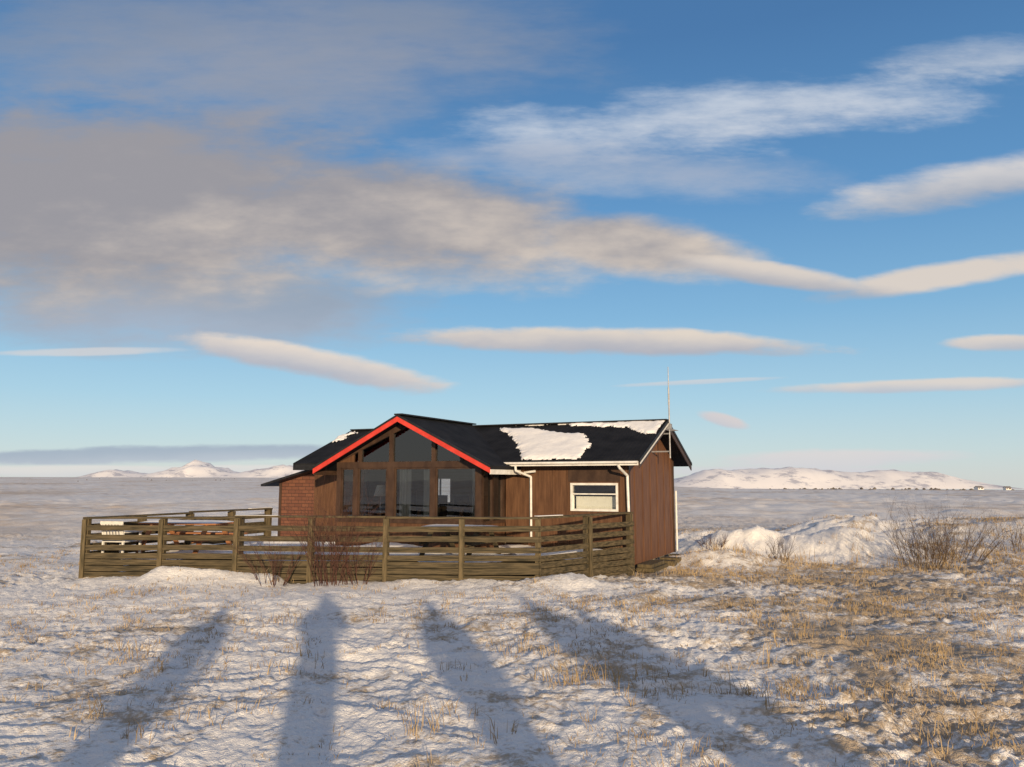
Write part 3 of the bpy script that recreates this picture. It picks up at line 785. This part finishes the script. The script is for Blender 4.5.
n1=NOISE(nt,cvo,1.0,5,.58,(4,11,1)); n2=NOISE(nt,cvo,1.0,6,.66,(9,38,1),-.12); n4=NOISE(nt,cvo,1.0,5,.60,(7,16,1),.1)
frontm=SM(nt,sp.outputs[1],.05,.3)
def c_(v): return tuple(q/S for q in v)
gr_=nt.nodes.new('ShaderNodeValToRGB'); nt.links.new(sp.outputs[2],gr_.inputs['Fac'])
stops=[(0,(.66,.71,.72)),(.035,(.56,.70,.77)),(.10,(.39,.62,.79)),(.20,(.22,.46,.71)),(.33,(.11,.30,.58)),(.5,(.065,.19,.42)),(1,(.04,.11,.29))]
el_=gr_.color_ramp.elements
el_[0].position=0; el_[0].color=(*stops[0][1],1); el_[1].position=1; el_[1].color=(*stops[-1][1],1)
for p_,c__ in stops[1:-1]:
    e=el_.new(p_); e.color=(*c__,1)
vm=nt.nodes.new('ShaderNodeVectorMath'); vm.operation='SCALE'; nt.links.new(gr_.outputs[0],vm.inputs[0]); vm.inputs['Scale'].default_value=1/S
col=MIX(nt,.8,sky.outputs[0],vm.outputs[0])
# warm grey fill added to the unseen sky behind the viewpoint, softens blue shade
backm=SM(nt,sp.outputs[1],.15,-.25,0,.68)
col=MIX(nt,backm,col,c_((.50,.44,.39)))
def ell(ca,cb,ra,rb,sl=0):
    da=MATH(nt,'SUBTRACT',a,ca); db=MATH(nt,'SUBTRACT',MATH(nt,'SUBTRACT',bb,cb),MATH(nt,'MULTIPLY',da,sl))
    x=MATH(nt,'DIVIDE',da,ra); y=MATH(nt,'DIVIDE',db,rb)
    e=MATH(nt,'ADD',MATH(nt,'MULTIPLY',x,x),MATH(nt,'MULTIPLY',y,y))
    return MATH(nt,'SUBTRACT',1.,e),y,x
def cloud(parts,ctop,cbot,alpha=1.,k1=1.2,k2=.6,lo=0.,hi=.6,shade=None,k4=0):
    global col
    vals=[ell(*p) for p in parts]; v=vals[0][0]
    for q in vals[1:]: v=MATH(nt,'MAXIMUM',v,q[0])
    v=MATH(nt,'ADD',v,MATH(nt,'ADD',MATH(nt,'MULTIPLY',n1,k1*2),MATH(nt,'MULTIPLY_ADD',n2,k2*2,-(k1+k2))))
    if k4: v=MATH(nt,'ADD',v,MATH(nt,'MULTIPLY_ADD',n4,k4*2,-k4))
    al=MATH(nt,'MULTIPLY',SM(nt,v,lo,hi,0,alpha),frontm)
    if shade is None:
        sh=MATH(nt,'ADD',vals[0][1],MATH(nt,'MULTIPLY_ADD',n1,2.5,-1.25)); f=SM(nt,sh,-.9,.8)
    else: f=shade
    cc=MIX(nt,f,c_(cbot),c_(ctop))
    col=MIX(nt,al,col,cc)
cloud([(-.33,.58,.5,.16,0)],(.24,.29,.39),(.37,.38,.43),.88,.9,.35,0,1.3)
cloud([(.33,.480,.38,.060,.13),(.06,.455,.18,.050,-.12)],(.58,.64,.73),(.72,.73,.76),.9,1.4,.8,0,1.6)
cloud([(.66,.56,.26,.035,.1)],(.48,.54,.64),(.58,.62,.68),.7,1.2,.9,0,1.6)
cloud([(.12,.405,.34,.050,-.05)],(.38,.44,.56),(.48,.52,.60),.8,1.2,.5,0,1.4)
cloud([(.60,.385,.22,.036,.17)],(.66,.64,.64),(.40,.43,.50),.95,.8,.5,0,1.0)
shm=MATH(nt,'ADD',MATH(nt,'MULTIPLY',a,.85),MATH(nt,'MULTIPLY_ADD',n1,2.2,-1.1))
shm=MATH(nt,'ADD',shm,MATH(nt,'MULTIPLY_ADD',n4,1.7,-.85))
shm=MATH(nt,'ADD',shm,MATH(nt,'MULTIPLY',MATH(nt,'SUBTRACT',.32,bb),3.5))
cloud([(-.43,.225,.38,.075,-.04)],(.31,.37,.46),(.40,.45,.54),.93,.8,.3,0,.9)
cloud([(-.52,.36,.42,.165,0),(-.16,.335,.36,.10,-.10),(.15,.302,.19,.050,-.12)],(.69,.60,.52),(.33,.32,.345),.98,.5,.25,0,.8,SM(nt,shm,-.7,.9),.4)
cloud([(.34,.262,.16,.018,-.16),(.58,.266,.22,.022,.17)],(.72,.64,.57),(.42,.43,.48),.95,.7,.4,0,.8,None,.3)
cloud([(.131,.176,.31,.021,-.03)],(.76,.67,.58),(.44,.45,.51),.97,.7,.5,0,.65,None,.4)
cloud([(-.25,.148,.20,.024,-.19)],(.80,.70,.61),(.47,.48,.54),.95,.7,.5,0,.65,None,.4)
cloud([(.63,.174,.09,.013,0)],(.74,.66,.59),(.48,.50,.56),.95,.6,.5,0,.7)
cloud([(.52,.119,.22,.010,.03)],(.72,.66,.61),(.50,.54,.61),.95,.7,.7,0,.8)
cloud([(.237,.124,.12,.004,.05),(-.53,.163,.14,.006,.02)],(.68,.66,.66),(.58,.62,.67),.7,.5,.6,0,.9)
cloud([(.265,.076,.036,.010,-.25)],(.72,.62,.60),(.58,.56,.61),.8,.4,.4,0,.8)
cloud([(-.45,.032,.30,.013,.02)],(.36,.43,.53),(.48,.53,.61),.85,.7,.8,0,.8)
cloud([(-.5,.012,.3,.008,0),(-.3,.014,.2,.007,0)],(.80,.74,.71),(.68,.67,.70),.6,.7,.8,0,.8)
cloud([(.40,.027,.19,.014,.02),(.33,.012,.2,.008,0)],(.73,.67,.67),(.66,.64,.68),.75,.7,.8,0,.9)
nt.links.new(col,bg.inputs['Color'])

# ------------------------------------------------------------ camera
cam=bpy.data.cameras.new('camera'); co=bpy.data.objects.new('camera',cam); COL.objects.link(co)
cam.lens=28; cam.sensor_width=36; cam.clip_end=30000; cam.clip_start=.05
co.location=(0,0,1.85); co.rotation_euler=(math.radians(90+6.95),0,0)
scene.camera=co
